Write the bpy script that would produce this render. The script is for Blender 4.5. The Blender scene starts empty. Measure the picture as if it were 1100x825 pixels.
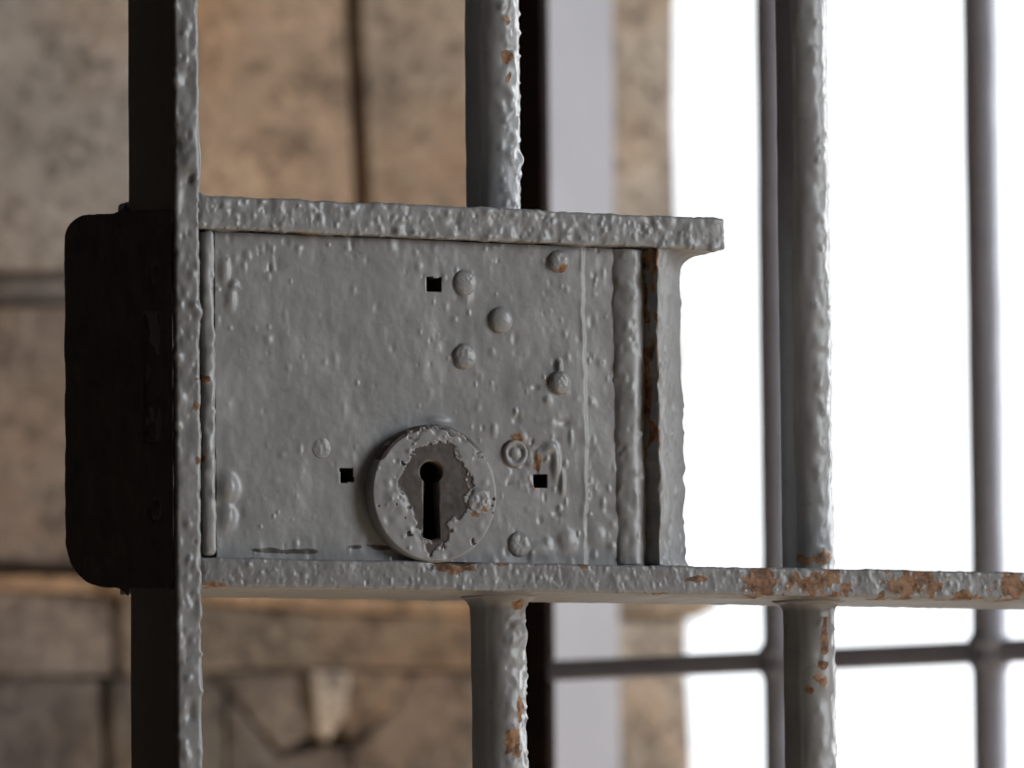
import bpy, bmesh, math, random
import numpy as np
from mathutils import Matrix, Vector

S = bpy.context.scene
COL = S.collection
# ------------------------------------------------------------------ camera
F = 7000.0                                   # focal length in pixels of a 1100 x 825 frame
YAW, PIT, ROL = [math.radians(a) for a in (25.73, 4.84, -0.52)]
fw = np.array([math.sin(YAW)*math.cos(PIT), math.cos(YAW)*math.cos(PIT), math.sin(PIT)])
r0 = np.array([math.cos(YAW), -math.sin(YAW), 0.0]); u0 = np.cross(r0, fw)
RT = r0*math.cos(ROL)+u0*math.sin(ROL); UP = -r0*math.sin(ROL)+u0*math.cos(ROL)
def ray(px, py): return (px-550)/F*RT-(py-412.5)/F*UP+fw
ANCHOR = np.array([0.0, 0.0, 1.05]); DIST = 2.593
CAM = ANCHOR-ray(463, 420)*DIST
def at(px, py, Y=0.0):
    """world point that the photograph shows at a pixel, on the plane y = Y"""
    d = ray(px, py); return CAM+d*((Y-CAM[1])/d[1])
def atx(px, py, X):
    d = ray(px, py); return CAM+d*((X-CAM[0])/d[0])
def atd(px, py, depth): return CAM+ray(px, py)*depth
cd = bpy.data.cameras.new('camera'); cam = bpy.data.objects.new('camera', cd); COL.objects.link(cam)
cd.sensor_width = 36; cd.lens = F/1100*36; cd.clip_start = .05; cd.clip_end = 200
m = Matrix([[RT[i], UP[i], -fw[i], CAM[i]] for i in range(3)]+[[0, 0, 0, 1]]); cam.matrix_world = m
cd.dof.use_dof = True; cd.dof.focus_distance = DIST+.005; cd.dof.aperture_fstop = 17.5
S.camera = cam
# ------------------------------------------------------------------ light
w = bpy.data.worlds.new('sky'); S.world = w; w.use_nodes = True
bg = w.node_tree.nodes['Background']; bg.inputs[0].default_value = (.93, .965, 1, 1); bg.inputs[1].default_value = 1.5
def area(name, loc, aim, sx, sy, power, col):
    l = bpy.data.lights.new(name, 'AREA'); l.shape = 'RECTANGLE'; l.size = sx; l.size_y = sy; l.energy = power; l.color = col
    o = bpy.data.objects.new(name, l); COL.objects.link(o); o.location = loc
    o.rotation_euler = (Vector(aim)-Vector(loc)).to_track_quat('-Z', 'Y').to_euler(); return o
area('added_corridor_light', (2.75, -1.9, 1.75), (0, 0, 1.0), 1.5, 1.9, 76, (.92, .96, 1))  # added key light for the gate's front, outside an unseen opening
area('added_cell_light', (2.75, .87, 1.75), (.3, 1.6, 1.0), 1.1, 1.9, 58, (.95, .97, 1))  # added light for the back wall and far gate, source unseen
sl_ = bpy.data.lights.new('sun', 'SUN'); sl_.energy = 13; sl_.angle = .009; sl_.color = (1, .92, .8)
so = bpy.data.objects.new('sun', sl_); COL.objects.link(so); so.location = (4, -3, 4)
so.rotation_euler = Vector((-.62, .35, -.70)).to_track_quat('-Z', 'Y').to_euler()   # falls through an added corridor opening on to the floor
S.view_settings.view_transform = 'Standard'; S.view_settings.look = 'None'
S.view_settings.gamma = 1; S.view_settings.exposure = 0; S.view_settings.use_curve_mapping = False
S.cycles.use_denoising = True; S.cycles.max_bounces = 8

# ------------------------------------------------------------------ noise and mesh helpers
def _h(i, j, k, s):
    n = (i.astype(np.int64)*73856093) ^ (j.astype(np.int64)*19349663) ^ (k.astype(np.int64)*83492791) ^ (s*2654435761 & 0x7fffffff)
    n = (n & 0xffffffff).astype(np.uint64)
    n = ((n ^ (n >> np.uint64(15)))*np.uint64(0x2c1b3c6d)) & np.uint64(0xffffffff)
    n = ((n ^ (n >> np.uint64(12)))*np.uint64(0x297a2d39)) & np.uint64(0xffffffff)
    n = n ^ (n >> np.uint64(15))
    return n.astype(np.float64)/0xffffffff*2-1
def vn(P, sc, seed):
    Q = P/np.asarray(sc)+37.3; I = np.floor(Q); f = Q-I; u = f*f*f*(f*(f*6-15)+10); I = I.astype(np.int64)
    r = 0
    for a in (0, 1):
        for b in (0, 1):
            for c in (0, 1):
                wgt = (u[:, 0] if a else 1-u[:, 0])*(u[:, 1] if b else 1-u[:, 1])*(u[:, 2] if c else 1-u[:, 2])
                r = r+wgt*_h(I[:, 0]+a, I[:, 1]+b, I[:, 2]+c, seed)
    return r
def fbm(P, sc, seed, octv=3):
    r = 0; a = 1; sc = np.asarray(sc, float)
    for o in range(octv): r = r+a*vn(P, sc, seed+o); a *= .5; sc = sc/2
    return r
def lumps(P, n, rr, hh, seed, pits=.2, stretch=1.0):
    """n rounded blobs (and pits) of thick paint scattered over the points"""
    rng = np.random.RandomState(seed); d = np.zeros(len(P)); idx = rng.randint(0, len(P), n)
    for i in idx:
        r = rr[0]+(rr[1]-rr[0])*rng.rand()**2; h = hh[0]+(hh[1]-hh[0])*rng.rand()
        st = 1+(stretch-1)*rng.rand()
        D = P-P[i]; sel = (np.abs(D[:, 2]) < 3*r*st) & (np.abs(D[:, 0]) < 3*r)
        q = (D[sel, 0]**2+D[sel, 1]**2+(D[sel, 2]/st)**2)/(r*r)
        s = -.9 if rng.rand() < pits else 1.0
        d[sel] += s*h*np.exp(-q**1.2)
    return d
def smooth(e0, e1, x):
    t = np.clip((x-e0)/(e1-e0), 0, 1); return t*t*(3-2*t)
def build(name, V, Fc, mat, parent=None, attrs=None, sm=True, mats=None, midx=None):
    me = bpy.data.meshes.new(name)
    me.from_pydata(np.asarray(V).tolist(), [], Fc.tolist() if hasattr(Fc, 'tolist') else Fc)
    me.materials.append(mat)
    if mats:
        for x in mats: me.materials.append(x)
    if midx is not None: me.polygons.foreach_set('material_index', np.asarray(midx, dtype=np.int32))
    if sm: me.polygons.foreach_set('use_smooth', [True]*len(me.polygons))
    for k, a in (attrs or {}).items():
        at_ = me.attributes.new(k, 'FLOAT', 'POINT'); at_.data.foreach_set('value', np.asarray(a, dtype=np.float32))
    me.update()
    o = bpy.data.objects.new(name, me); COL.objects.link(o)
    if parent: adopt(o, parent)
    return o
def adopt(o, parent):
    o.parent = parent; t = Vector((0, 0, 0)); p = parent
    mw = Matrix.Identity(4)
    while p: mw = p.matrix_basis @ mw if p.parent is None else p.matrix_parent_inverse @ p.matrix_basis @ mw; p = p.parent
    o.matrix_parent_inverse = mw.inverted()
def tag(o, label=None, cat=None, group=None, kind=None):
    for k, v in (('label', label), ('category', cat), ('group', group), ('kind', kind)):
        if v: o[k] = v
    return o
def empty(name, loc):
    o = bpy.data.objects.new(name, None); o.empty_display_size = .1; COL.objects.link(o); o.location = loc; return o
def axis(lo, hi, r, res, dense=None, coarse=.05):
    pts = [lo, lo+.12*r, lo+.4*r, lo+r]
    a, b = lo+r, hi-r
    d0, d1 = (a, b) if dense is None else (max(a, dense[0]), min(b, dense[1]))
    if d0 > a: pts += list(np.linspace(a, d0, max(2, int((d0-a)/coarse)))[1:])
    pts += list(np.linspace(d0, d1, max(2, int((d1-d0)/res)+1))[1:])
    if d1 < b: pts += list(np.linspace(d1, b, max(2, int((b-d1)/coarse)))[1:])
    return np.array(pts+[hi-.4*r, hi-.12*r, hi])
def rbox(name, lo, hi, r, res, mat, parent=None, disp=None, warp=None, attr=None, dense=(None, None, None)):
    """rounded box on a fine lattice, its surface pushed along the normal by disp(P)"""
    ax = [axis(lo[i], hi[i], r, res[i], dense[i]) for i in range(3)]
    n = [len(a) for a in ax]
    G = -np.ones(n, dtype=np.int64); M = np.zeros(n, bool)
    M[0] = M[-1] = True; M[:, 0] = M[:, -1] = True; M[:, :, 0] = M[:, :, -1] = True
    I, J, K = np.nonzero(M); G[I, J, K] = np.arange(len(I))
    P = np.stack([ax[0][I], ax[1][J], ax[2][K]], 1)
    inn = np.clip(P, np.array(lo)+r, np.array(hi)-r); d = P-inn
    L = np.linalg.norm(d, axis=1); L[L == 0] = 1; N = d/L[:, None]; P = inn+N*r
    fs = []
    def q(a, b, c, d_, flip):
        f = np.stack([a.ravel(), b.ravel(), c.ravel(), d_.ravel()], 1); fs.append(f[:, ::-1] if flip else f)
    for e, fl in ((0, True), (-1, False)):
        g = G[e]; q(g[:-1, :-1], g[1:, :-1], g[1:, 1:], g[:-1, 1:], fl)
        g = G[:, e]; q(g[:-1, :-1], g[1:, :-1], g[1:, 1:], g[:-1, 1:], not fl)
        g = G[:, :, e]; q(g[:-1, :-1], g[1:, :-1], g[1:, 1:], g[:-1, 1:], fl)
    Fc = np.concatenate(fs)
    P0 = P.copy()
    if disp is not None: P = P+N*disp(P, N)[:, None]
    if warp is not None: P = warp(P)
    return build(name, P, Fc, mat, parent, attr(P0, N) if attr else None)
def rod(name, cx, cy, z0, z1, rad, mat, parent, dense, nt=72, res=.0009, disp=None, attr=None, flare=()):
    zs = [z0]
    if dense[0] > z0: zs += list(np.linspace(z0, dense[0], 12)[1:])
    zs += list(np.linspace(max(z0, dense[0]), min(z1, dense[1]), int((min(z1, dense[1])-max(z0, dense[0]))/res))[1:])
    if dense[1] < z1: zs += list(np.linspace(dense[1], z1, 12)[1:])
    zs = np.array(zs); th = np.linspace(0, 2*np.pi, nt, endpoint=False)
    T, Z = np.meshgrid(th, zs); N = np.stack([np.cos(T).ravel(), np.sin(T).ravel(), np.zeros(T.size)], 1)
    rr = np.full(Z.shape, rad).ravel(); zf = Z.ravel()
    for zc, fr in flare:
        x = np.clip(np.abs(zf-zc)/fr, 0, 1); rr = rr+fr*(1-np.sqrt(1-(1-x)**2))
    P = np.stack([cx+N[:, 0]*rr, cy+N[:, 1]*rr, zf], 1); P0 = P.copy()
    if disp is not None: P = P+N*disp(P, N)[:, None]
    nz = len(zs); i = np.arange(nt); j = (i+1) % nt
    Fc = np.concatenate([np.stack([k*nt+i, k*nt+j, (k+1)*nt+j, (k+1)*nt+i], 1) for k in range(nz-1)])
    Fl = Fc.tolist()+[list(range(nt))[::-1], [(nz-1)*nt+k for k in range(nt)]]
    return build(name, P, Fl, mat, parent, attr(P0, N) if attr else None)

# ------------------------------------------------------------------ materials
def newmat(name):
    mt = bpy.data.materials.new(name); mt.use_nodes = True; nt = mt.node_tree; nt.nodes.clear()
    out = nt.nodes.new('ShaderNodeOutputMaterial'); b = nt.nodes.new('ShaderNodeBsdfPrincipled')
    nt.links.new(b.outputs[0], out.inputs[0]); return mt, nt, b
def nd(nt, t, **kw):
    n = nt.nodes.new(t)
    for k, v in kw.items(): setattr(n, k, v)
    return n
def noise(nt, vec, scale, detail=4, rough=.55):
    n = nd(nt, 'ShaderNodeTexNoise'); n.inputs['Scale'].default_value = scale; n.inputs['Detail'].default_value = detail
    n.inputs['Roughness'].default_value = rough; nt.links.new(vec, n.inputs['Vector']); return n.outputs['Fac']
def ramp(nt, fac, *stops):
    n = nd(nt, 'ShaderNodeValToRGB'); nt.links.new(fac, n.inputs[0]); e = n.color_ramp.elements
    while len(e) < len(stops): e.new(.5)
    for i, (p, c) in enumerate(stops): e[i].position = p; e[i].color = (*c, 1) if len(c) == 3 else c
    return n.outputs[0]
def mix(nt, fac, a, b, mode='MIX'):
    n = nd(nt, 'ShaderNodeMix', data_type='RGBA', blend_type=mode)
    for s, v in ((n.inputs[0], fac), (n.inputs[6], a), (n.inputs[7], b)):
        if hasattr(v, 'is_linked'): nt.links.new(v, s)
        elif isinstance(v, (int, float)): s.default_value = v
        else: s.default_value = (*v, 1)
    return n.outputs[2]
def math_(nt, op, a, b=None, clamp=False):
    n = nd(nt, 'ShaderNodeMath', operation=op, use_clamp=clamp)
    for s, v in ((n.inputs[0], a), (n.inputs[1], b)):
        if v is None: continue
        if hasattr(v, 'is_linked'): nt.links.new(v, s)
        else: s.default_value = v
    return n.outputs[0]
def bump(nt, h, strength, dist, b, prev=None):
    n = nd(nt, 'ShaderNodeBump'); n.inputs['Strength'].default_value = strength; n.inputs['Distance'].default_value = dist
    nt.links.new(h, n.inputs['Height'])
    if prev is not None: nt.links.new(prev, n.inputs['Normal'])
    if b is not None: nt.links.new(n.outputs[0], b.inputs['Normal'])
    return n.outputs[0]

def paint_material(name, c0, c1, rough=.42):
    mt, nt, b = newmat(name)
    pos = nd(nt, 'ShaderNodeTexCoord').outputs['Object']
    n1 = noise(nt, pos, 45, 5); n2 = noise(nt, pos, 420, 4); n3 = noise(nt, pos, 900, 3); n4 = noise(nt, pos, 160, 4, .65)
    base = ramp(nt, n1, (.3, c0), (.7, c1))
    base = mix(nt, math_(nt, 'MULTIPLY', ramp(nt, n4, (.62, (0, 0, 0)), (.78, (1, 1, 1))), .45), base, (.07, .062, .055))
    ra = nd(nt, 'ShaderNodeAttribute', attribute_name='rust').outputs['Fac']
    jag = math_(nt, 'ADD', ra, math_(nt, 'MULTIPLY', math_(nt, 'SUBTRACT', n2, .5), 1.1))
    rm = ramp(nt, jag, (.47, (0, 0, 0)), (.55, (1, 1, 1)))
    rv = math_(nt, 'ADD', math_(nt, 'MULTIPLY', n4, .6), math_(nt, 'MULTIPLY', n2, .4))
    rc = ramp(nt, rv, (.34, (.03, .018, .013)), (.45, (.14, .066, .03)), (.55, (.31, .16, .075)), (.68, (.32, .23, .16)))
    col = mix(nt, rm, base, rc)
    ba = nd(nt, 'ShaderNodeAttribute', attribute_name='bare').outputs['Fac']
    bm_ = ramp(nt, math_(nt, 'ADD', ba, math_(nt, 'MULTIPLY', math_(nt, 'SUBTRACT', n3, .5), .35)), (.47, (0, 0, 0)), (.53, (1, 1, 1)))
    bc = ramp(nt, n4, (.3, (.035, .029, .025)), (.7, (.085, .066, .055)))
    col = mix(nt, bm_, col, bc)
    gr_shade = nd(nt, 'ShaderNodeAttribute', attribute_name='grime_shade').outputs['Fac']  # patchy grime, and on some parts shade painted into the colour
    col = mix(nt, math_(nt, 'MULTIPLY', gr_shade, .85), col, (.035, .026, .02))
    nt.links.new(col, b.inputs['Base Color'])
    ro = math_(nt, 'ADD', math_(nt, 'MULTIPLY', n1, .2), rough-.1)
    ro = math_(nt, 'ADD', ro, math_(nt, 'MULTIPLY', rm, .35), True)
    nt.links.new(ro, b.inputs['Roughness'])
    p = bump(nt, n4, .12, .0009, None); p = bump(nt, n2, .12, .0003, None, p); p = bump(nt, rm, .3, .0003, b, p)
    return mt
PAINT = paint_material('grey_paint', (.225, .228, .232), (.275, .277, .28), .36)
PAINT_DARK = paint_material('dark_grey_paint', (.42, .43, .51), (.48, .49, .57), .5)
def plain(name, c0, c1, scale, rough, bs=.3, bd=.002):
    mt, nt, b = newmat(name); pos = nd(nt, 'ShaderNodeTexCoord').outputs['Object']
    n1 = noise(nt, pos, scale, 6); nt.links.new(ramp(nt, n1, (.3, c0), (.7, c1)), b.inputs['Base Color'])
    b.inputs['Roughness'].default_value = rough; bump(nt, noise(nt, pos, scale*6, 5), bs, bd, b); return mt
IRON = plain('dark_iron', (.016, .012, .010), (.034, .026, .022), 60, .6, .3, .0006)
CAVITY = plain('dark_lock_works', (.008, .007, .006), (.02, .016, .012), 90, .8)
POST = plain('brown_black_paint', (.014, .009, .008), (.03, .016, .012), 30, .9)
POST.node_tree.nodes['Principled BSDF'].inputs['Specular IOR Level'].default_value = .15
PLASTER = plain('pale_plaster', (.54, .545, .60), (.62, .625, .68), 9, .8)
FLOOR = plain('sandy_concrete', (.42, .34, .26), (.52, .43, .335), 3, .85)
DULL = plain('dark_limewash', (.085, .074, .066), (.115, .10, .09), 2, .9)
MORTAR = plain('brown_mortar', (.03, .022, .016), (.055, .04, .03), 12, .95)
def stone_material():
    mt, nt, b = newmat('limestone')
    co = nd(nt, 'ShaderNodeTexCoord').outputs['Object']
    oi = nd(nt, 'ShaderNodeObjectInfo')
    n1 = noise(nt, co, 9, 5, .6); n2 = noise(nt, co, 26, 4, .6); n3 = noise(nt, co, 7, 3); n4 = noise(nt, co, 14, 3); n5 = noise(nt, co, 62, 3, .6); n6 = noise(nt, co, 95, 2)
    own = oi.outputs['Color']
    tint = lambda c: mix(nt, 1.0, own, c, 'MULTIPLY')
    M_ = lambda f, p0, p1, k: ramp(nt, f, (p0, (0, 0, 0)), (p1, (k, k, k)))
    col = mix(nt, M_(n1, .40, .60, .7), tint((1.06, 1.03, 1.0)), tint((.76, .78, .80)))
    col = mix(nt, M_(n3, .48, .62, .7), col, tint((1.08, .88, .70)))
    col = mix(nt, M_(n2, .54, .66, .75), col, tint((.34, .32, .31)))
    col = mix(nt, ramp(nt, n2, (.30, (.6, .6, .6)), (.43, (0, 0, 0))), col, tint((1.35, 1.35, 1.35)))
    col = mix(nt, M_(n4, .53, .66, .72), col, tint((.42, .43, .45)))
    col = mix(nt, M_(n5, .52, .66, .75), col, tint((.36, .34, .32)))
    col = mix(nt, M_(n6, .54, .68, .7), col, tint((1.5, 1.48, 1.42)))
    nt.links.new(col, b.inputs['Base Color']); b.inputs['Roughness'].default_value = .92
    bump(nt, n2, .6, .01, b); return mt
STONE = stone_material()

# ------------------------------------------------------------------ the setting
def slab(name, lo, hi, mat, parent=None):
    lo = np.array(lo, float); hi = np.array(hi, float)
    V = np.array([[(lo, hi)[i][0], (lo, hi)[j][1], (lo, hi)[k][2]] for i in (0, 1) for j in (0, 1) for k in (0, 1)])
    Fc = [[0, 1, 3, 2], [4, 6, 7, 5], [0, 4, 5, 1], [2, 3, 7, 6], [0, 2, 6, 4], [1, 5, 7, 3]]
    o = build(name, V, Fc, mat, parent, sm=False)
    if parent is None: o['kind'] = 'structure'
    return o
YW = 2.75                                              # face of the stone wall behind the gate
jx = at(652, 412, YW)[0]; ox = at(727, 412, YW)[0]; px0 = at(566, 412, YW)[0]
XL, XR, YF, ZC = -3.2, 2.5, -4.2, 3.0
slab('floor', (XL-.2, YF-.2, -.12), (XR+.2, YW+.5, 0), FLOOR)
slab('ceiling', (XL-.2, YF-.2, ZC), (XR+.2, YW+.5, ZC+.12), DULL)
slab('wall_left', (XL-.2, YF, 0), (XL, YW, ZC), DULL)
slab('wall_front', (XL-.2, YF-.2, 0), (XR+.2, YF, ZC), DULL)

def slabs(name, boxes, mat):
    V = []; Fc = []
    for lo, hi in boxes:
        b = len(V)
        V += [[(lo, hi)[i][0], (lo, hi)[j][1], (lo, hi)[k][2]] for i in (0, 1) for j in (0, 1) for k in (0, 1)]
        Fc += [[b+q for q in f] for f in ([0, 1, 3, 2], [4, 6, 7, 5], [0, 4, 5, 1], [2, 3, 7, 6], [0, 2, 6, 4], [1, 5, 7, 3])]
    return tag(build(name, V, Fc, mat, sm=False), kind='structure')
def with_openings(ops, a0, a1):
    """rectangles (a0,a1,z0,z1) of a wall left solid around openings (a,b,z0,z1)"""
    out = []; c = a0
    for a, b, z0, z1 in ops: out += [(c, a, 0, ZC), (a, b, 0, z0), (a, b, z1, ZC)]; c = b
    return out+[(c, a1, 0, ZC)]
slabs('wall_right', [((XR, a, z0), (XR+.2, b, z1)) for a, b, z0, z1 in
                     with_openings([(-2.7, -1.1, .75, 2.75), (.3, 1.45, .75, 2.75)], YF, YW)], DULL)  # both openings are unseen, added to let light in
wall = slabs('wall_back', [((a, YW+.07, z0), (b, YW+.4, z1)) for a, b, z0, z1 in
                           with_openings([(ox-.006, 2.3, .55, 2.5)], XL-.2, XR+.2)], MORTAR)
def stone(poly, col, seed, Y=YW, proud=0.0, parent=wall, bev=.006, thick=.085, rough=.006):
    """a block of the wall: an outline on the wall face, extruded back, arrises worn round, faces uneven"""
    bm = bmesh.new(); vs = [bm.verts.new((p[0], Y-proud, p[2])) for p in poly]
    f = bm.faces.new(vs); bm.normal_update()
    if f.normal.y > 0: f.normal_flip()
    bmesh.ops.subdivide_edges(bm, edges=bm.edges[:], cuts=5)
    ring = [v for v in bm.verts]
    e = bmesh.ops.extrude_face_region(bm, geom=[f])
    for v in [x for x in e['geom'] if isinstance(x, bmesh.types.BMVert)]: v.co.y += thick+proud
    cur = f
    for ins, dep in ((bev*.35, bev*.75), (bev*.65, bev*.25)):
        bmesh.ops.inset_region(bm, faces=[cur], thickness=ins)
        for v in cur.verts: v.co.y -= dep*.6
    bmesh.ops.poke(bm, faces=[cur])
    P = np.array([v.co for v in bm.verts]); D = np.stack([vn(P, .05, seed+k) for k in range(3)], 1)*rough*np.array([.3, 1, .3])
    for v, d in zip(bm.verts, D): v.co += Vector(d)
    bmesh.ops.recalc_face_normals(bm, faces=bm.faces[:])
    me = bpy.data.meshes.new('stone'); bm.to_mesh(me); bm.free(); me.materials.append(STONE)
    me.polygons.foreach_set('use_smooth', [True]*len(me.polygons))
    o = bpy.data.objects.new('stone', me); COL.objects.link(o); o.color = (*col, 1); adopt(o, parent); return o
def px(*pts, Y=YW): return [at(x, y, Y) for x, y in pts]
# upper course
stone(px((-330, -240), (-24, -240), (-24, 291), (-330, 286)), (.29, .25, .21), 1)
stone(px((-16, -240), (172, -240), (176, 294), (-16, 291)), (.29, .25, .215), 2)
stone(px((182, -240), (362, -240), (382, 297), (184, 294)), (.375, .265, .18), 3, bev=.004)
stone(px((378, -240), (570, -240), (574, 300), (400, 297)), (.33, .255, .19), 4, bev=.003)
# middle course
stone(px((-330, 324), (88, 330), (88, 606), (-330, 598)), (.20, .15, .115), 5)
stone(px((96, 330), (330, 333), (330, 616), (96, 608)), (.22, .17, .13), 6)
stone(px((338, 333), (574, 336), (574, 626), (338, 618)), (.24, .18, .135), 7)
stone(px((-330, 292), (-40, 297), (-40, 320), (-330, 316)), (.15, .125, .105), 8, proud=-.012)
stone(px((-34, 297), (300, 301), (300, 326), (-34, 322)), (.16, .135, .115), 9, proud=-.012)
# lower courses, rubble set close
stone(px((-330, 611), (100, 622), (100, 637), (-330, 628)), (.40, .25, .145), 20, proud=.016, bev=.003)  # the three thin orange stones paint in a lit course edge
stone(px((102, 622), (330, 640), (330, 657), (102, 638)), (.40, .255, .15), 21, proud=.016, bev=.003)
stone(px((332, 640), (574, 646), (574, 664), (332, 657)), (.40, .26, .155), 22, proud=.016, bev=.003)
stone(px((-330, 630), (120, 639), (122, 727), (-330, 724)), (.185, .145, .115), 10, proud=.006, bev=.003, rough=.009)
stone(px((122, 640), (334, 659), (334, 717), (124, 727)), (.21, .16, .115), 11, proud=.006, bev=.003, rough=.009)
stone(px((336, 659), (574, 666), (574, 720), (336, 717)), (.24, .17, .115), 12, proud=.006, bev=.003, rough=.009)
stone(px((-330, 727), (112, 730), (116, 960), (-330, 960)), (.115, .095, .08), 13, bev=.003, rough=.009)
stone(px((115, 730), (214, 723), (244, 744), (232, 960), (119, 960)), (.14, .115, .09), 14, bev=.003, rough=.009)
stone(px((217, 722), (325, 720), (334, 788), (302, 810), (247, 742)), (.20, .155, .12), 15, bev=.003, rough=.009)
stone(px((328, 720), (372, 721), (366, 772), (350, 796), (336, 786)), (.42, .35, .28), 16, proud=.010, bev=.003)
stone(px((375, 721), (442, 722), (420, 760), (372, 798), (369, 774)), (.23, .17, .12), 17, bev=.003, rough=.009)
stone(px((445, 723), (574, 724), (576, 960), (396, 960), (377, 806), (425, 762)), (.20, .155, .12), 18, bev=.003, rough=.009)
stone(px((248, 750), (301, 814), (352, 802), (373, 806), (392, 960), (236, 960)), (.14, .11, .088), 19, bev=.003, rough=.009)
# plaster strip and the dressed stones of the opening's jamb
pl0 = at(577, 412, YW); pl1 = at(651, 412, YW)
slab('trim_1', (pl0[0], YW-.02, 0), (pl1[0], YW+.075, ZC), PLASTER)
J = [((-240, -64), 722), ((-62, 330), 727), ((333, 614), 731), ((665, 960), 738)]
for k, ((ya, yb), xr) in enumerate(J):
    lean = lambda y: (y-412)*.0085
    stone(px((654+lean(ya), ya), (xr+lean(ya)*.6, ya), (xr+lean(yb)*.6, yb), (654+lean(yb), yb)),
          [(.47, .395, .315), (.49, .415, .34), (.48, .41, .34), (.52, .44, .36)][k], 30+k, bev=.008)
stone(px((655, 618), (764, 616), (768, 650), (748, 664), (655, 662)), (.44, .34, .25), 40, proud=.012, bev=.008)

# ------------------------------------------------------------------ the far gate, standing open behind
A = atd(1057, 700, 3.75); B = atd(574, 722, 3.97); A[2] = B[2] = (A[2]+B[2])/2
dirg = (A-B)/np.linalg.norm(A-B); dirg[2] = 0; ang = math.atan2(dirg[1], dirg[0])
far = empty('barred_gate', (B[0], B[1], 0))
tag(far, 'blurred barred gate with a brown-black post, behind the lock, before the bright opening', 'gate')
def far_at(pxx, py=412):
    """spot on the far gate's line that lies under a pixel column"""
    d = ray(pxx, py); n = np.array([-dirg[1], dirg[0], 0]); return CAM+d*(((B-CAM)@n)/(d@n))
def far_box(name, s0, s1, z0, z1, th, mat, r=.002):
    o = rbox(name, (s0, -th/2, z0), (s1, th/2, z1), r, (.1, .02, .2), mat)
    o.data.transform(Matrix.Translation((B[0], B[1], 0)) @ Matrix.Rotation(ang, 4, 'Z')); adopt(o, far); return o
def s_of(pxx): return float((far_at(pxx)-B)@dirg)
sl, sr = s_of(535), s_of(590); s_end = s_of(1330)
far_box('post', sl, sr, 0, 2.2, .008, POST)
far_box('end_post', s_end-.03, s_end, 0, 2.2, .03, PAINT_DARK)
zc = B[2]
for zz in (zc, .12, 2.05): far_box('crossbar', sr-.001, s_end-.029, zz-.0062, zz+.0062, .0078, PAINT_DARK)
for k, (pc, wd) in enumerate(((834, 35), (1059, 36.5), (1285, 37))):
    p = far_at(pc); dep = (p-CAM)@fw; rad = wd/2/F*dep
    rod('bar', p[0], p[1], .1, 2.07, rad, PAINT_DARK, far, (.9, 1.5), nt=40, res=.004,
        disp=lambda P, N: fbm(P, (.02, .02, .06), 5)*.0004, flare=((zc-.006, .006), (zc+.006, .006)))

# ------------------------------------------------------------------ the near gate with its lock
RB = .0   # front of the gate is y = 0
xs0, xs1 = at(188, 412)[0], at(216, 412)[0]
ys = atx(138, 412, xs0)[1]                              # depth of the stile's flat bar
yp = atx(69, 430, xs0-.001)[1]                          # back edge of the lock's fore-end plate
zr1 = (at(222, 597.5)[2]+at(1090, 615.3)[2])/2; zr0 = (at(222, 630.5)[2]+at(1090, 643.4)[2])/2
zt1 = (at(230, 209.5)[2]+at(775, 235)[2])/2; zt0 = (at(225, 246.5)[2]+at(690, 264)[2])/2
xt1 = at(779, 250)[0]
zlo, zhi = at(600, 845)[2], at(600, -25)[2]
# rail depth: where the back of its underside shows
d = ray(350, 643.5); yr = float((CAM+d*((zr0-CAM[2])/d[2]))[1]); yr = min(max(yr, .035), .075)
yc = yr*.5
gate = empty('barred_gate', ((xs0+xs1)/2, yr/2, 0))
tag(gate, 'sharp grey-painted iron gate in front, carrying the riveted lock with a keyhole', 'gate')
def rust_spots(P, spots, seed, amp=.55, sc=.004):
    d = np.zeros(len(P)); nz = fbm(P, sc, seed, 3)
    for x, y, z, rx, rz in spots:
        q = np.sqrt(((P[:, 0]-x)/rx)**2+((P[:, 2]-z)/rz)**2)
        d = np.maximum(d, np.clip(1.15-q, 0, 1))
    return np.clip(d+nz*amp*(d > .02)*.6, 0, 1)
def spot(pxx, py, rpx, rpz=None, Y=0.0):
    p = at(pxx, py, Y); k = 1/2700; return (p[0], Y, p[2], rpx*k, (rpz or rpx)*k)
def coat(seed, n=0, rr=(.0008, .0022), hh=(.0002, .0006), wav=.00035, stretch=1.6, pits=.25, fine=.00012):
    def f(P, N):
        d = fbm(P, (.018, .018, .026), seed)*wav+fbm(P, .0042, seed+9, 2)*fine
        if n: d = d+lumps(P, n, rr, hh, seed, pits, stretch)
        return d
    return f
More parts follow.
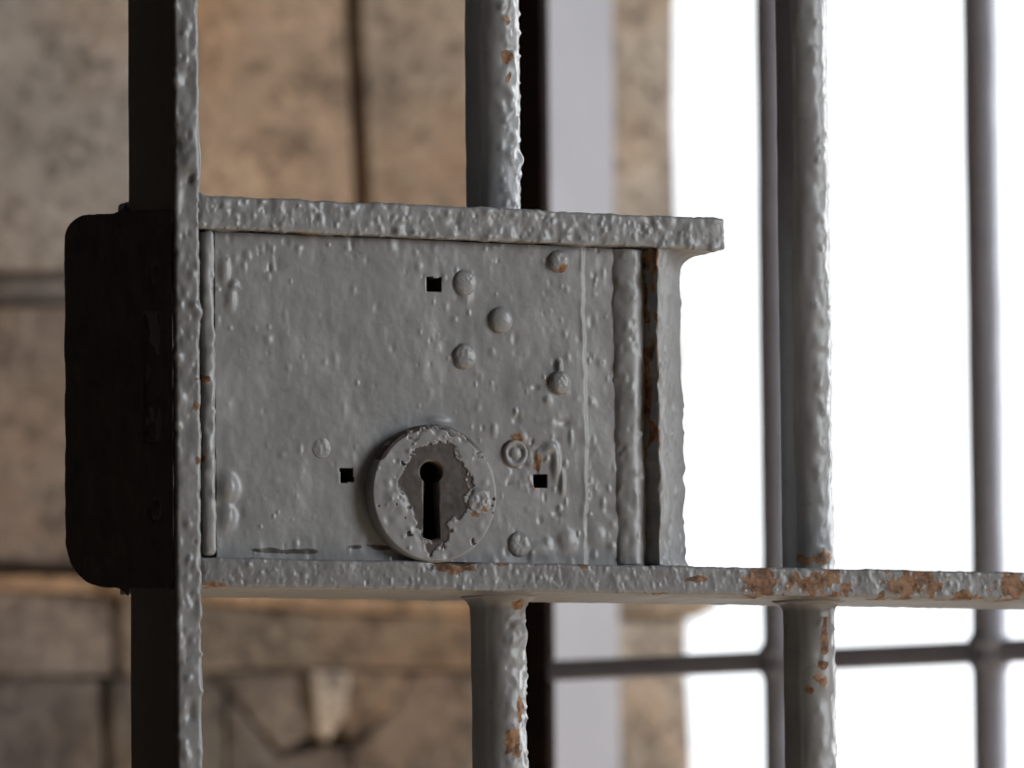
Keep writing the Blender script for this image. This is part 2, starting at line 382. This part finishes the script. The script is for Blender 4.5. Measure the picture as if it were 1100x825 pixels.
# stile -----------------------------------------------------------------
def stile_disp(P, N):
    vis = (P[:, 2] > zlo) & (P[:, 2] < zhi)
    d = np.zeros(len(P)); front = vis & ((N[:, 1] < -.3) | (N[:, 0] > .3)) & (P[:, 1] < .012)
    Q = P[front]; e = fbm(Q, (.010, .010, .016), 3, 3)*.00040+fbm(Q, .003, 8, 3)*.00011
    e += lumps(Q, 120, (.0009, .0026), (.0002, .0008), 12, .35, 1.8)+lumps(Q, 260, (.0005, .001), (.0001, .0004), 17, .4, 1.5); d[front] = e
    a, b, c = atx(152, 336, xs0), atx(168, 476, xs0), atx(160, 405, xs0)
    oth = ~front; d[oth] = fbm(P[oth], .02, 14)*.00018
    slot = (N[:, 0] < -.5) & (P[:, 1] < a[1]+.001) & (P[:, 1] > b[1]-.001) & (P[:, 2] > b[2]) & (P[:, 2] < a[2]); d[slot] = -.0085
    for pxx, py, r, h in ((206, 160, 4.2, 1.2), (209, 182, 4, .9), (204, 140, 3, .7), (203, 195, 3, -.9), (203, 83, 3, -.8), (210, 466, 3.5, .8), (208, 735, 6, .9), (196, 560, 3, -.6)):
        p = at(pxx, py); q = ((P[:, 0]-p[0])**2+(P[:, 1])**2+((P[:, 2]-p[2])*.7)**2)/(r*.001)**2
        d += h*.001*np.exp(-q)
    return d
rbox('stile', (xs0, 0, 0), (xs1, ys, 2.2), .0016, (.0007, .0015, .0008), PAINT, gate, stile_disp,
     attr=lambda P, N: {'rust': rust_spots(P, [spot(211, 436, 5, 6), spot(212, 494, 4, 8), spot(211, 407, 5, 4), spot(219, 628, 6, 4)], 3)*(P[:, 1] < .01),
                        'grime_shade': np.where(N[:, 0] < -.5, 1.0, .26*np.clip(.8+.6*vn(P, .03, 16), 0, 1.4))},  # left face: shade painted into the colour; elsewhere patchy grime
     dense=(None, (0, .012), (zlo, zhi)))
# lower rail ------------------------------------------------------------
def rail_disp(P, N):
    d = fbm(P, (.012, .012, .012), 21)*.00025+fbm(P, .0026, 22, 3)*.00012
    vis = (P[:, 1] < .02) & (P[:, 0] < at(1140, 600)[0]); e = lumps(P[vis], 260, (.0006, .0017), (.0001, .0004), 23, .35, 1.8)+lumps(P[vis], 900, (.00035, .0008), (.00007, .00026), 26, .45, 1.5); d[vis] += e
    for pxx, rx in ((487, 20), (500, 10), (470, 9)):
        p = at(pxx, 607); q = ((P[:, 0]-p[0])*2700/rx)**2+((P[:, 2]-p[2])*2700/6)**2+(P[:, 1]/.004)**2; d -= .0012*np.exp(-q)
    return d
def rail_warp(P):
    P = P.copy(); P[:, 1] += .0022*np.clip((xs1+.001-P[:, 0])/.0055, 0, 1)*np.clip(1-P[:, 1]/.02, 0, 1); return P
xr1 = at(1500, 620)[0]
RS = [spot(487, 607, 34, 12), spot(540, 604, 20, 6), spot(625, 605, 16, 6), spot(590, 640, 30, 4), spot(700, 641, 34, 5), spot(745, 622, 22, 5), spot(232, 628, 14, 4),
      spot(820, 625, 30, 26), spot(880, 625, 50, 22), spot(975, 628, 52, 24), spot(1085, 632, 30, 22), spot(1035, 640, 30, 8)]
rbox('lower_rail', (xs1-.0045, 0, zr0), (xr1, yr, zr1), .0013, (.0005, .0025, .0005), PAINT, gate, rail_disp, rail_warp,
     attr=lambda P, N: {'rust': rust_spots(P, RS, 24, .8)*(P[:, 1] < .02),
                        'bare': rust_spots(P, [spot(463, 609, 9, 7), spot(500, 603, 26, 4)], 25)*(P[:, 1] < .006),
                        'grime_shade': .24*np.clip(-N[:, 1], 0, 1)*np.clip(.8+.6*vn(P, .03, 27), 0, 1.4)},
     dense=((xs1, at(1110, 600)[0]), (0, .02), None))
# top ledge -------------------------------------------------------------
def ledge_disp(P, N):
    d = fbm(P, (.014, .014, .010), 31)*.0004+fbm(P, .0036, 32, 2)*.0002
    vis = P[:, 1] < .012; d[vis] += (lumps(P[vis], 260, (.0008, .0026), (.0001, .0007), 33, .35, 1.5)+lumps(P[vis], 420, (.0004, .0010), (.0001, .0004), 36, .4, 1.4))*np.where(N[vis, 2] > .3, .45, .8); return d
def ledge_warp(P):
    x = np.clip((P[:, 0]-xs1+.0006)/.0045, 0, 1); f = .0045*(1-np.sqrt(1-(1-x)**2))
    t = (P[:, 2]-zt0)/(zt1-zt0); P = P.copy(); P[:, 1] += .0022*np.clip((xs1+.001-P[:, 0])/.0055, 0, 1)*np.clip(1-P[:, 1]/.02, 0, 1); P[:, 2] += f*np.clip(t, 0, 1)**2-.5*f*np.clip(1-t, 0, 1)**2*0
    return P
rbox('top_ledge', (xs1-.0045, 0, zt0), (xt1, yr, zt1), .0013, (.0005, .0025, .0005), PAINT, gate, ledge_disp, ledge_warp,
     attr=lambda P, N: {'rust': rust_spots(P, [spot(560, 262, 50, 3), spot(320, 251, 60, 2.5)], 34, .8)},
     dense=(None, (0, .015), None))
# round bars ------------------------------------------------------------
def bar_disp(seed, phi):
    def f(P, N):
        vis = (P[:, 2] > zlo-.005) & (P[:, 2] < zhi+.005) & (N[:, 1] < .55); d = np.zeros(len(P)); Q = P[vis]
        e = fbm(Q, (.010, .010, .03), seed)*.0003
        side = smooth(-.35, .25, N[vis, 0]-N[vis, 1]*.15)          # the right flank carries the thicker, lumpier coat
        e += side*(fbm(Q, .006, seed+3, 2)*.00035+lumps(Q, 420, (.0007, .0021), (.0002, .0008), seed+5, .35, 1.6))
        a = np.arctan2(N[vis, 1], N[vis, 0]); e += fbm(Q, (.004, .004, .008), seed+7, 2)*.00009+.0005*np.exp(-((a-phi-.06*vn(Q, (9, 9, .02), seed))/.06)**2)
        d[vis] = e; return d
    return f
def bar(pc_top, pc_mid, wpx, z0, z1, seed, spots, phi=-2.5, flare=()):
    p = at(pc_mid, 412, yc); rad = wpx/2/F*((p-CAM)@fw)
    return rod('bar', p[0], yc, z0, z1, rad, PAINT, gate, (max(z0, zlo), min(z1, zhi)), disp=bar_disp(seed, phi), flare=flare,
               attr=lambda P, N: {'rust': rust_spots(P, spots, seed, .8)*(N[:, 1] < .3)})
yb_ = yc-.0105
bar(0, 532, 58.5, zt1-.003, 2.1, 41, [spot(546, 22, 9, 9, yb_), spot(546, 60, 9, 9, yb_), spot(546, 82, 6, 8, yb_)], flare=((zt1, .003),))
bar(0, 533, 58.5, .06, zr0+.002, 42, [spot(549, 800, 16, 24, yb_), spot(560, 760, 6, 20, yb_), spot(556, 650, 12, 9, yb_)], flare=((zr0, .006),))
bar(0, 865.5, 55, .06, 2.1, 43, [spot(878, 600, 24, 12, yb_), spot(882, 712, 16, 9, yb_), spot(884, 730, 15, 10, yb_), spot(872, 740, 12, 6, yb_), spot(847, 235, 4, 6, yb_), spot(886, 690, 6, 40, yb_)],
    flare=((zr1, .003), (zr0, .005)))
p = at(1200, 412, yc); bar(0, 1200, 54, .06, 2.1, 44, [])
# off-frame frame of the gate
for nm, lo, hi in (('bottom_rail', (xs1-.001, 0, .08), (xr1, yr, .093)), ('head_rail', (xs1-.001, 0, 2.08), (xr1, yr, 2.093)), ('hinge_stile', (xr1-.001, 0, 0), (xr1+.012, ys, 2.2))):
    rbox(nm, lo, hi, .0015, (.05, .01, .05), PAINT, gate)
# fore-end plate of the lock on the stile's edge -------------------------
SK1, SK0 = .080, .066                                    # the plate sits slightly skewed on the edge
q1 = atx(150, 227, xs0); q0 = atx(150, 632, xs0); zp1 = q1[2]-SK1*q1[1]; zp0 = q0[2]-SK0*q0[1]
cy_ = [atx(x, y, xs0-.002) for x, y in ((160, 405), (163, 296), (163, 548))]
def plate_warp(P):
    P = P.copy()
    for zc_, sg, Ry, Rz in ((zp1, 1, .026, .009), (zp0, -1, .040, .019)):
        dy = (P[:, 1]-(yp-Ry))/Ry; dz = (P[:, 2]-(zc_-sg*Rz))*sg/Rz; s = (dy > 0) & (dz > 0)
        k = np.maximum(dy[s], dz[s])/np.maximum(np.hypot(dy[s], dz[s]), 1e-9)
        P[s, 1] = yp-Ry+dy[s]*k*Ry; P[s, 2] = zc_+sg*(dz[s]*k-1)*Rz
        x = np.clip((P[:, 1]-ys)/.016, 0, 1); e = (P[:, 2]-zc_)*sg > -.002
        P[e, 2] += sg*.0032*(1-x[e])**2*(P[e, 1] > ys+.0002)
    t = (P[:, 2]-zp0)/(zp1-zp0); P[:, 2] += P[:, 1]*(SK0+(SK1-SK0)*t)
    return P
def plate_disp(P, N):
    d = fbm(P, .012, 51)*.00035+fbm(P, .004, 52)*.00012
    f = N[:, 0] < -.5; y, z = P[:, 1], P[:, 2]
    sk = (SK0+SK1)/2*cy_[0][1]; z_a, z_b = atx(160, 338, xs0)[2]-sk, atx(160, 474, xs0)[2]-sk; yh = abs(atx(152, 405, xs0)[1]-atx(168, 405, xs0)[1])/2
    inside = f & (np.abs(y-cy_[0][1]) < yh) & (z > z_b) & (z < z_a); d[inside] -= .006
    for c in cy_[1:]:
        h = f & (((y-c[1])/.0055)**2+((z-c[2]+.073*c[1])/.0045)**2 < 1); d[h] -= .0012
    return d
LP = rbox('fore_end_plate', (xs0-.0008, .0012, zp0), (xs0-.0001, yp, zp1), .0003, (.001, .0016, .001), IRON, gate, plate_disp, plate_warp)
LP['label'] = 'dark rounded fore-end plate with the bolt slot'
def lathe(name, prof, mat, nt=40, seed=0, amp=0.0, attrs=None, flat=1.0):
    """round head turned about the y axis, its face towards -y; prof = [(radius, height)] from centre outwards"""
    th = np.linspace(0, 2*np.pi, nt, endpoint=False); V = [(0, -prof[0][1], 0)]
    for r, h in prof[1:]:
        for t in th: V.append((r*math.cos(t), -h, r*math.sin(t)*flat))
    V = np.array(V); V0 = V.copy()
    if amp: V[:, 1] += fbm(V0+seed*.37, .0035, seed)*amp+fbm(V0+seed*.11, .0012, seed+1, 2)*amp*.45; rr_ = vn(V0+seed, .004, seed+4)*amp*.8; V[:, 0] *= 1+rr_/.004; V[:, 2] *= 1+rr_/.004
    Fc = [[0, 1+(k+1) % nt, 1+k] for k in range(nt)]
    for i in range(len(prof)-2):
        a = 1+i*nt; b = a+nt
        Fc += [[a+k, a+(k+1) % nt, b+(k+1) % nt, b+k] for k in range(nt)]
    return build(name, V, Fc, mat, None, attrs(V0) if attrs else None)
for c in cy_[1:]:
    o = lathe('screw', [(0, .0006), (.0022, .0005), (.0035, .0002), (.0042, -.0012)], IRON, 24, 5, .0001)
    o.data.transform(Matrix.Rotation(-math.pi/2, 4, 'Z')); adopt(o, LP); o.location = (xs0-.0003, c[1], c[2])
# lock case --------------------------------------------------------------
YP = .0065                                               # face of the lock plate
xa, xe = at(217.5, 420)[0], at(733, 430)[0]
ex_c = at(734, 430, .016)[0]-.006
case = rbox('lock_case', (xs1+.0015, YP+.014, zr1+.0002), (ex_c, min(yp-.004, .10), zt0-.0002), .001, (.02, .02, .02), PAINT, gate)
case['label'] = 'riveted grey lock box with a round keyhole plate'
# lip at the left, front flush
lx0, lx1 = at(218.5, 420, .001)[0], at(231.5, 420, .001)[0]
rbox('left_lip', (lx0, .0005, zr1+.0008), (lx1, YP+.016, zt0-.0006), .0016, (.0007, .003, .0008), PAINT, case,
     lambda P, N: fbm(P, (.01, .01, .02), 61)*.00045+fbm(P, .004, 62, 2)*.0002+lumps(P, 110, (.0008, .002), (.0002, .0006), 63, .2, 2),
     attr=lambda P, N: {'rust': rust_spots(P, [spot(222, 407, 6, 5), spot(219, 494, 4, 8)], 64)})
# face plate as a relief
fx0, fx1 = at(231, 420, YP)[0], at(664, 420, YP)[0]; stepx = at(628, 430, YP)[0]
fz0, fz1 = zr1+.0002, zt0-.0002
gx = np.arange(fx0, fx1, .0005); gz = np.arange(fz0, fz1, .0005); GX, GZ = np.meshgrid(gx, gz)
X = GX.ravel(); Z = GZ.ravel(); P2 = np.stack([X, np.zeros_like(X), Z], 1)
hgt = fbm(P2, .035, 71, 2)*.0006+fbm(P2, .009, 72, 2)*.00014+fbm(P2, (.0035, 1, .005), 73, 3)*.00008
hgt += lumps(P2, 150, (.0005, .0013), (.00006, .0003), 74, .3, 1.8)
hgt += lumps(P2, 14, (.002, .005), (.0001, .0003), 77, .4, 2.5)
wob = vn(np.stack([0*Z, 0*Z, Z], 1), .006, 75)*.0005+vn(np.stack([0*Z, 0*Z, Z], 1), .025, 86)*.0008
hgt += .0007*(1-smooth(-.0009, .0009, X-stepx-wob))+.00035*np.exp(-((X-stepx-wob+.0008)/.0009)**2)*np.clip(vn(P2, .009, 76)*1.6+.15, 0, 1)
def pb(pxx, py): q = at(pxx, py, YP); return q[0], q[2]
R27 = 1/2700.
rng = np.random.RandomState(7)
def blob(pxx, py, r, h, sx=1, sz=1):
    global hgt
    cx, cz = pb(pxx, py); q = ((X-cx)/(r*R27*sx))**2+((Z-cz)/(r*R27*sz))**2; hgt = hgt+h*.001*np.exp(-q**1.4)
# denser, rougher paint round the top corner, the small holes and the right-hand foot of the plate
for (cx0, cy0, sx0, sy0, n, h0) in ((255, 300, 22, 26, 26, .5), (300, 275, 40, 12, 18, .5), (480, 315, 34, 32, 22, .4), (575, 470, 26, 45, 40, .6), (600, 560, 36, 40, 50, .7), (540, 372, 20, 20, 8, .5),
                                    (470, 262, 110, 6, 40, .4), (290, 560, 50, 26, 26, .4), (530, 600, 60, 8, 26, .5), (636, 340, 7, 80, 26, .5), (636, 520, 8, 60, 26, .4), (345, 485, 22, 22, 10, .3)):
    for _ in range(int(n*.7)):
        blob(cx0+rng.randn()*sx0, cy0+rng.randn()*sy0, rng.uniform(1.5, 4.5), rng.choice([-1, 1, 1, 1])*rng.uniform(.2, 1)**1.5*h0, rng.uniform(.6, 1.4), rng.uniform(.8, 2.0))
for a in ((247, 322, 7, 1.0, .8, 1.6), (250, 306, 5, 1.0), (243, 524, 11, 2.2, 1, 1.3), (242, 556, 9, 1.6, 1, 1.5), (240, 290, 6, 1.0, 1, 2.2), (586, 430, 4, .8), (599, 393, 4, 1.6, .8, 1.6), (609, 582, 10, 1.3, 1, 1.2),
          (578, 590, 12, 1.0, 1.5, .7), (640, 575, 10, .8), (500, 318, 8, .5), (476, 372, 6, -.25), (596, 500, 8, 1.3, .6, 2.0), (603, 516, 6, 1.2, .5, 2.2), (590, 480, 7, 1.2, 1.1, .8), (612, 470, 4, .6, .6, 2), (470, 452, 8, .8, 1.6, .6)):
    blob(*a)
# flaked patch beside the plain screw: the old coat has lifted away round the hole
cx, cz = pb(562, 500); fl = np.maximum(np.abs((X-cx)/(19*R27)+.25*vn(P2, .004, 78)), np.abs((Z-cz)/(20*R27)+.25*vn(P2, .004, 79)))
hgt -= .0005*(1-smooth(.92, 1.04, fl))
cav = np.zeros(len(X), bool)
for pxx, py, hw, hh_ in ((464.5, 306, 8, 7.2), (372, 511, 7.5, 7.2), (580, 516.5, 7, 7)):
    cx, cz = pb(pxx, py)
    cav |= (np.abs(X-cx+.0003*vn(P2, .003, 80)) < hw*R27) & (np.abs(Z-cz+.0003*vn(P2, .003, 81)) < hh_*R27)
    q = np.maximum(np.abs((X-cx)/(hw*R27)), np.abs((Z-cz)/(hh_*R27))); hgt += .0001*np.exp(-((q-1.35)/.3)**2)*(1+vn(P2, .003, 85))
cx, cz = pb(463, 538); key = (np.abs(X-cx) < 15*R27) & (np.abs(Z-cz) < 46*R27)
hgt[cav] = -.0125; hgt[key] = -.0125
nx, nz = len(gx), len(gz); base = np.arange(nx*nz).reshape(nz, nx)
Fq = np.stack([base[:-1, :-1].ravel(), base[:-1, 1:].ravel(), base[1:, 1:].ravel(), base[1:, :-1].ravel()], 1)
hole = cav | key; midx = (hole[Fq].sum(1) >= 1).astype(int)
rs = rust_spots(P2, [(*[pb(576, 498)[0], 0, pb(576, 498)[1]], 7*R27, 12*R27), (pb(574, 524)[0], 0, pb(574, 524)[1], 5*R27, 5*R27), (pb(586, 411)[0], 0, pb(586, 411)[1], 7*R27, 9*R27),
                     (pb(555, 470)[0], 0, pb(555, 470)[1], 10*R27, 5*R27), (pb(605, 290)[0], 0, pb(605, 290)[1], 6*R27, 4*R27)], 82, .8, .003)
cx, cz = pb(300, 592); bare = np.clip(1.0-np.abs((X-cx)/(75*R27))**2-np.abs((Z-cz)/(7*R27))**2, 0, 1)*(.55+.5*vn(P2, (.006, 1, .002), 83))
cx, cz = pb(400, 588); bare = np.maximum(bare, np.clip(1-np.abs((X-cx)/(55*R27))**2-np.abs((Z-cz)/(5*R27))**2, 0, 1)*(.5+.5*vn(P2, (.006, 1, .002), 84)))
gr_shade = smooth(7*R27, 0, zt0-Z)*.6  # contact shade under the ledge, painted into the plate's top edge
FP = build('face_plate', np.stack([X, YP-hgt, Z], 1), Fq, PAINT, case, {'rust': rs, 'bare': bare, 'grime_shade': gr_shade}, mats=[CAVITY], midx=midx)
# half-round corner bead at the plate's right edge
bx = at(666, 430, YP+.0085)[0]; brad = .0105
def bead_disp(P, N):
    f = N[:, 1] < .3; d = np.zeros(len(P)); Q = P[f]
    d[f] = fbm(Q, (.008, .008, .02), 91)*.0003+fbm(Q, .004, 93, 2)*.00018+lumps(Q, 200, (.0006, .002), (.0002, .0006), 92, .3, 2.2); return d
rod('corner_bead', bx, YP+.0085, fz0+.0002, fz1-.0003, brad, PAINT, case, (fz0, fz1), nt=80, res=.0007, disp=bead_disp)
# right end plate with its paint fillets
ex0, ex1 = at(709, 430, 0)[0], at(734, 430, .016)[0]
def end_warp(P):
    P = P.copy(); k = np.clip((P[:, 0]-ex0)/(ex1-ex0), 0, 1)
    t1 = np.clip((P[:, 2]-(zt0-.010))/.010, 0, 1); t0 = np.clip(((zr1+.007)-P[:, 2])/.007, 0, 1)
    P[:, 0] -= (1-k)*np.clip(P[:, 1], 0, .009)*.42
    P[:, 1] += k*.016*np.clip(1-P[:, 1]/.05, 0, 1)
    P[:, 0] += k*(.013*(1-np.sqrt(np.clip(1-t1**2.2, 0, 1)))+.0055*(1-np.sqrt(np.clip(1-t0**2.2, 0, 1))))
    return P
rbox('end_plate', (ex0, 0.0008, zr1-.0002), (ex1, min(yp-.004, .07), zt0+.0002), .001, (.0006, .0015, .0007), PAINT, case,
     lambda P, N: np.where(P[:, 1] < .02, fbm(P, (.006, .02, .014), 95)*.0010+fbm(P, (.003, .02, .006), 96, 3)*.0005+lumps(P, 300, (.0006, .0018), (.0002, .0008), 97, .4, 2.5), 0), end_warp,
     attr=lambda P, N: {'rust': np.clip((N[:, 0] < -.3)*smooth(-.2, .3, fbm(P, (.01, .004, .02), 98))*1.0*(P[:, 2] > at(700, 540)[2]), 0, 1),
                        'bare': (N[:, 0] < -.3)*smooth(-.4, .1, fbm(P, (.01, .004, .03), 99))*.35},
     dense=(None, (0, .02), None))
# escutcheon -------------------------------------------------------------
YE = .0008                                               # its face
kc = at(463, 524, YE); ec = at(466.5, 530, YE); ER = 74.5*R27
NT, NR = 400, 84
th = np.linspace(0, 2*np.pi, NT, endpoint=False); ct, st = np.cos(th), np.sin(th)
hc = at(463, 508, YE); c0x, c0z, r_c = hc[0]-kc[0], hc[2]-kc[2], 12.6*R27
s_lo = at(464, 580, YE)[2]-kc[2]; s_hi = c0z
def in_key(x, z):
    t = np.clip((s_hi-z)/(s_hi-s_lo), 0, 1); half = (7.2+3.2*t)*R27; cxs = .3*R27*t
    return ((x-c0x)**2+(z-c0z)**2 < r_c**2) | ((np.abs(x-cxs) < half) & (z < s_hi) & (z > s_lo+np.clip((x-cxs)/half, -1, 1)**2*3*R27))
rk = np.zeros(NT)
for q in np.arange(.0005, .035, .00004):
    ins = in_key(ct*q, st*q) & (np.abs(rk-(q-.00004)) < .00006) if q > .0005 else in_key(ct*q, st*q)
    rk = np.where(ins, q, rk)
rk = np.maximum(rk, .001)
ox_, oz_ = kc[0]-ec[0], kc[2]-ec[2]
b_ = ct*ox_+st*oz_; ro = -b_+np.sqrt(b_*b_-(ox_**2+oz_**2-ER**2))
ro = ro*(1+.004*vn(np.stack([ct, st, 0*ct], 1), .35, 110))
rows = []; sv = np.linspace(0, 1, NR)
for s in sv: rows.append((rk+(ro-rk)*s, np.zeros(NT)))
RR = np.stack([a for a, _ in rows]); XX = kc[0]+RR*ct; ZZ = kc[2]+RR*st
PE = np.stack([XX.ravel(), 0*XX.ravel(), ZZ.ravel()], 1)
ux = (XX-kc[0])/R27; uz = -(ZZ-kc[2])/R27                # offsets in photo-scale units, down positive
nz_ = (fbm(PE, .0052, 111, 4)).reshape(XX.shape); nf = fbm(PE, .0016, 112, 2).reshape(XX.shape)
sz_ = np.where(uz > 0, 64, 50); sx_ = 41-12*smooth(8, 40, uz)
ch = 1-((ux-5)/sx_)**2-(uz/sz_)**2+nz_*.36+nf*.07
small = (fbm(PE, .0028, 113, 2).reshape(XX.shape)-.95)*3
rimc = ((np.hypot(XX-ec[0], ZZ-ec[2])/ER)-.93)*5*smooth(-.2, .5, fbm(PE, .006, 114).reshape(XX.shape))*1.0; rimc = rimc-smooth(-34, -6, uz)*1.2
bareE = smooth(-.06, .06, np.maximum(np.maximum(ch, small), rimc))
hE = .00045*(1-bareE)+fbm(PE, .010, 115).reshape(XX.shape)*.00022*(1-bareE)+fbm(PE, .0035, 118, 2).reshape(XX.shape)*.00006
hE += (lumps(PE, 70, (.0006, .0018), (.00015, .0004), 116, .35).reshape(XX.shape))*(1-bareE)
lip = np.exp(-((RR-rk)/(2.2*R27))**2); hE -= .0005*lip**2
def eb(pxx, py, r, h):
    global hE
    q = at(pxx, py, YE); hE = hE+h*.001*np.exp(-(((XX-q[0])**2+(ZZ-q[2])**2)/(r*R27)**2)**1.3)
eb(424, 537, 10, .8); eb(432, 547, 6, .5); eb(418, 529, 5, .4); eb(444, 585, 8, .3)
rd = np.hypot(XX-ec[0], ZZ-ec[2])/ER; hE -= .0011*smooth(.955, 1.0, rd)**2
VE = np.stack([XX.ravel(), YE-hE.ravel(), ZZ.ravel()], 1)
back = np.stack([kc[0]+ro*ct, np.full(NT, YP+.001), kc[2]+ro*st], 1)
inn1 = np.stack([kc[0]+rk*ct, np.full(NT, YE+.0045), kc[2]+rk*st], 1)
VE = np.concatenate([inn1, VE, back]); bE = np.concatenate([np.ones(NT), bareE.ravel(), np.zeros(NT)])
rE = np.concatenate([np.zeros(NT), rust_spots(PE, [(at(510, 552, YE)[0], 0, at(510, 552, YE)[2], 8*R27, 5*R27), (at(512, 538, YE)[0], 0, at(512, 538, YE)[2], 9*R27, 9*R27)], 117, .8, .002), np.zeros(NT)])
nrow = NR+2; i = np.arange(NT); j = (i+1) % NT
FE = np.concatenate([np.stack([k*NT+i, (k+1)*NT+i, (k+1)*NT+j, k*NT+j], 1) for k in range(nrow-1)])
ES = build('keyhole_plate', VE, FE, PAINT, case, {'bare': bE, 'rust': rE})
ES['label'] = 'round keyhole plate with paint worn off around the keyhole'
# rivets, screws ---------------------------------------------------------
def dome(r, h, rough, seed, name='rivet', rust=0.0, Y=None, pos=None, squash=1.0):
    prof = [(0, h)]+[(r*math.sin(a), h*math.cos(a)**.8) for a in np.linspace(.12, 1.5, 16)]+[(r*1.0, 0), (r*1.12, -.0004), (r*1.22, -.0012)]
    o = lathe(name, prof, PAINT, 48, seed, rough, attrs=lambda V: {'rust': np.clip(rust*(1.2-np.hypot(V[:, 0]-.3*r, V[:, 2]+.6*r)/(.9*r)), 0, 1) if rust else np.zeros(len(V))}, flat=squash)
    adopt(o, case); o.location = at(pos[0], pos[1], Y); return o
YF_ = YP-.0008
for k, (pxx, py, r, h, rg, ru) in enumerate(((499, 304, 14, 2.0, .00018, 0), (537.5, 344, 14, 2.6, .00010, 0), (499, 383, 13.5, 2.0, .00022, 0), (599.5, 281, 12.5, 2.6, .00026, .8), (601, 411, 13, 3.0, .00026, 0),
                                             (345, 481, 11.5, .8, .00016, 0), (557.5, 585, 13.5, 1.8, .00026, 0))):
    dome(r*R27, h*.001, rg, 200+k*3, rust=ru, Y=YF_, pos=(pxx, py))
o = dome(14*R27, .0012, .0005, 240, rust=.55, Y=YE-.0002, pos=(515, 538))
r = 15*R27
o = lathe('screw', [(0, .0013), (r*.30, .0012), (r*.42, .0008), (r*.5, .0004), (r*.58, .0006), (r*.7, .0015), (r*.86, .0016), (r*.97, .0010), (r*1.0, 0), (r*1.02, -.0012)], PAINT, 44, 251, .00025,
          attrs=lambda V: {'rust': np.clip((np.hypot(V[:, 0], V[:, 2]) > .9*r)*(V[:, 2] > .3*r)*.7, 0, 1)})
adopt(o, case); o.location = at(553, 487, YF_+.0004); o['label'] = 'flat ringed screw head beside the keyhole plate'
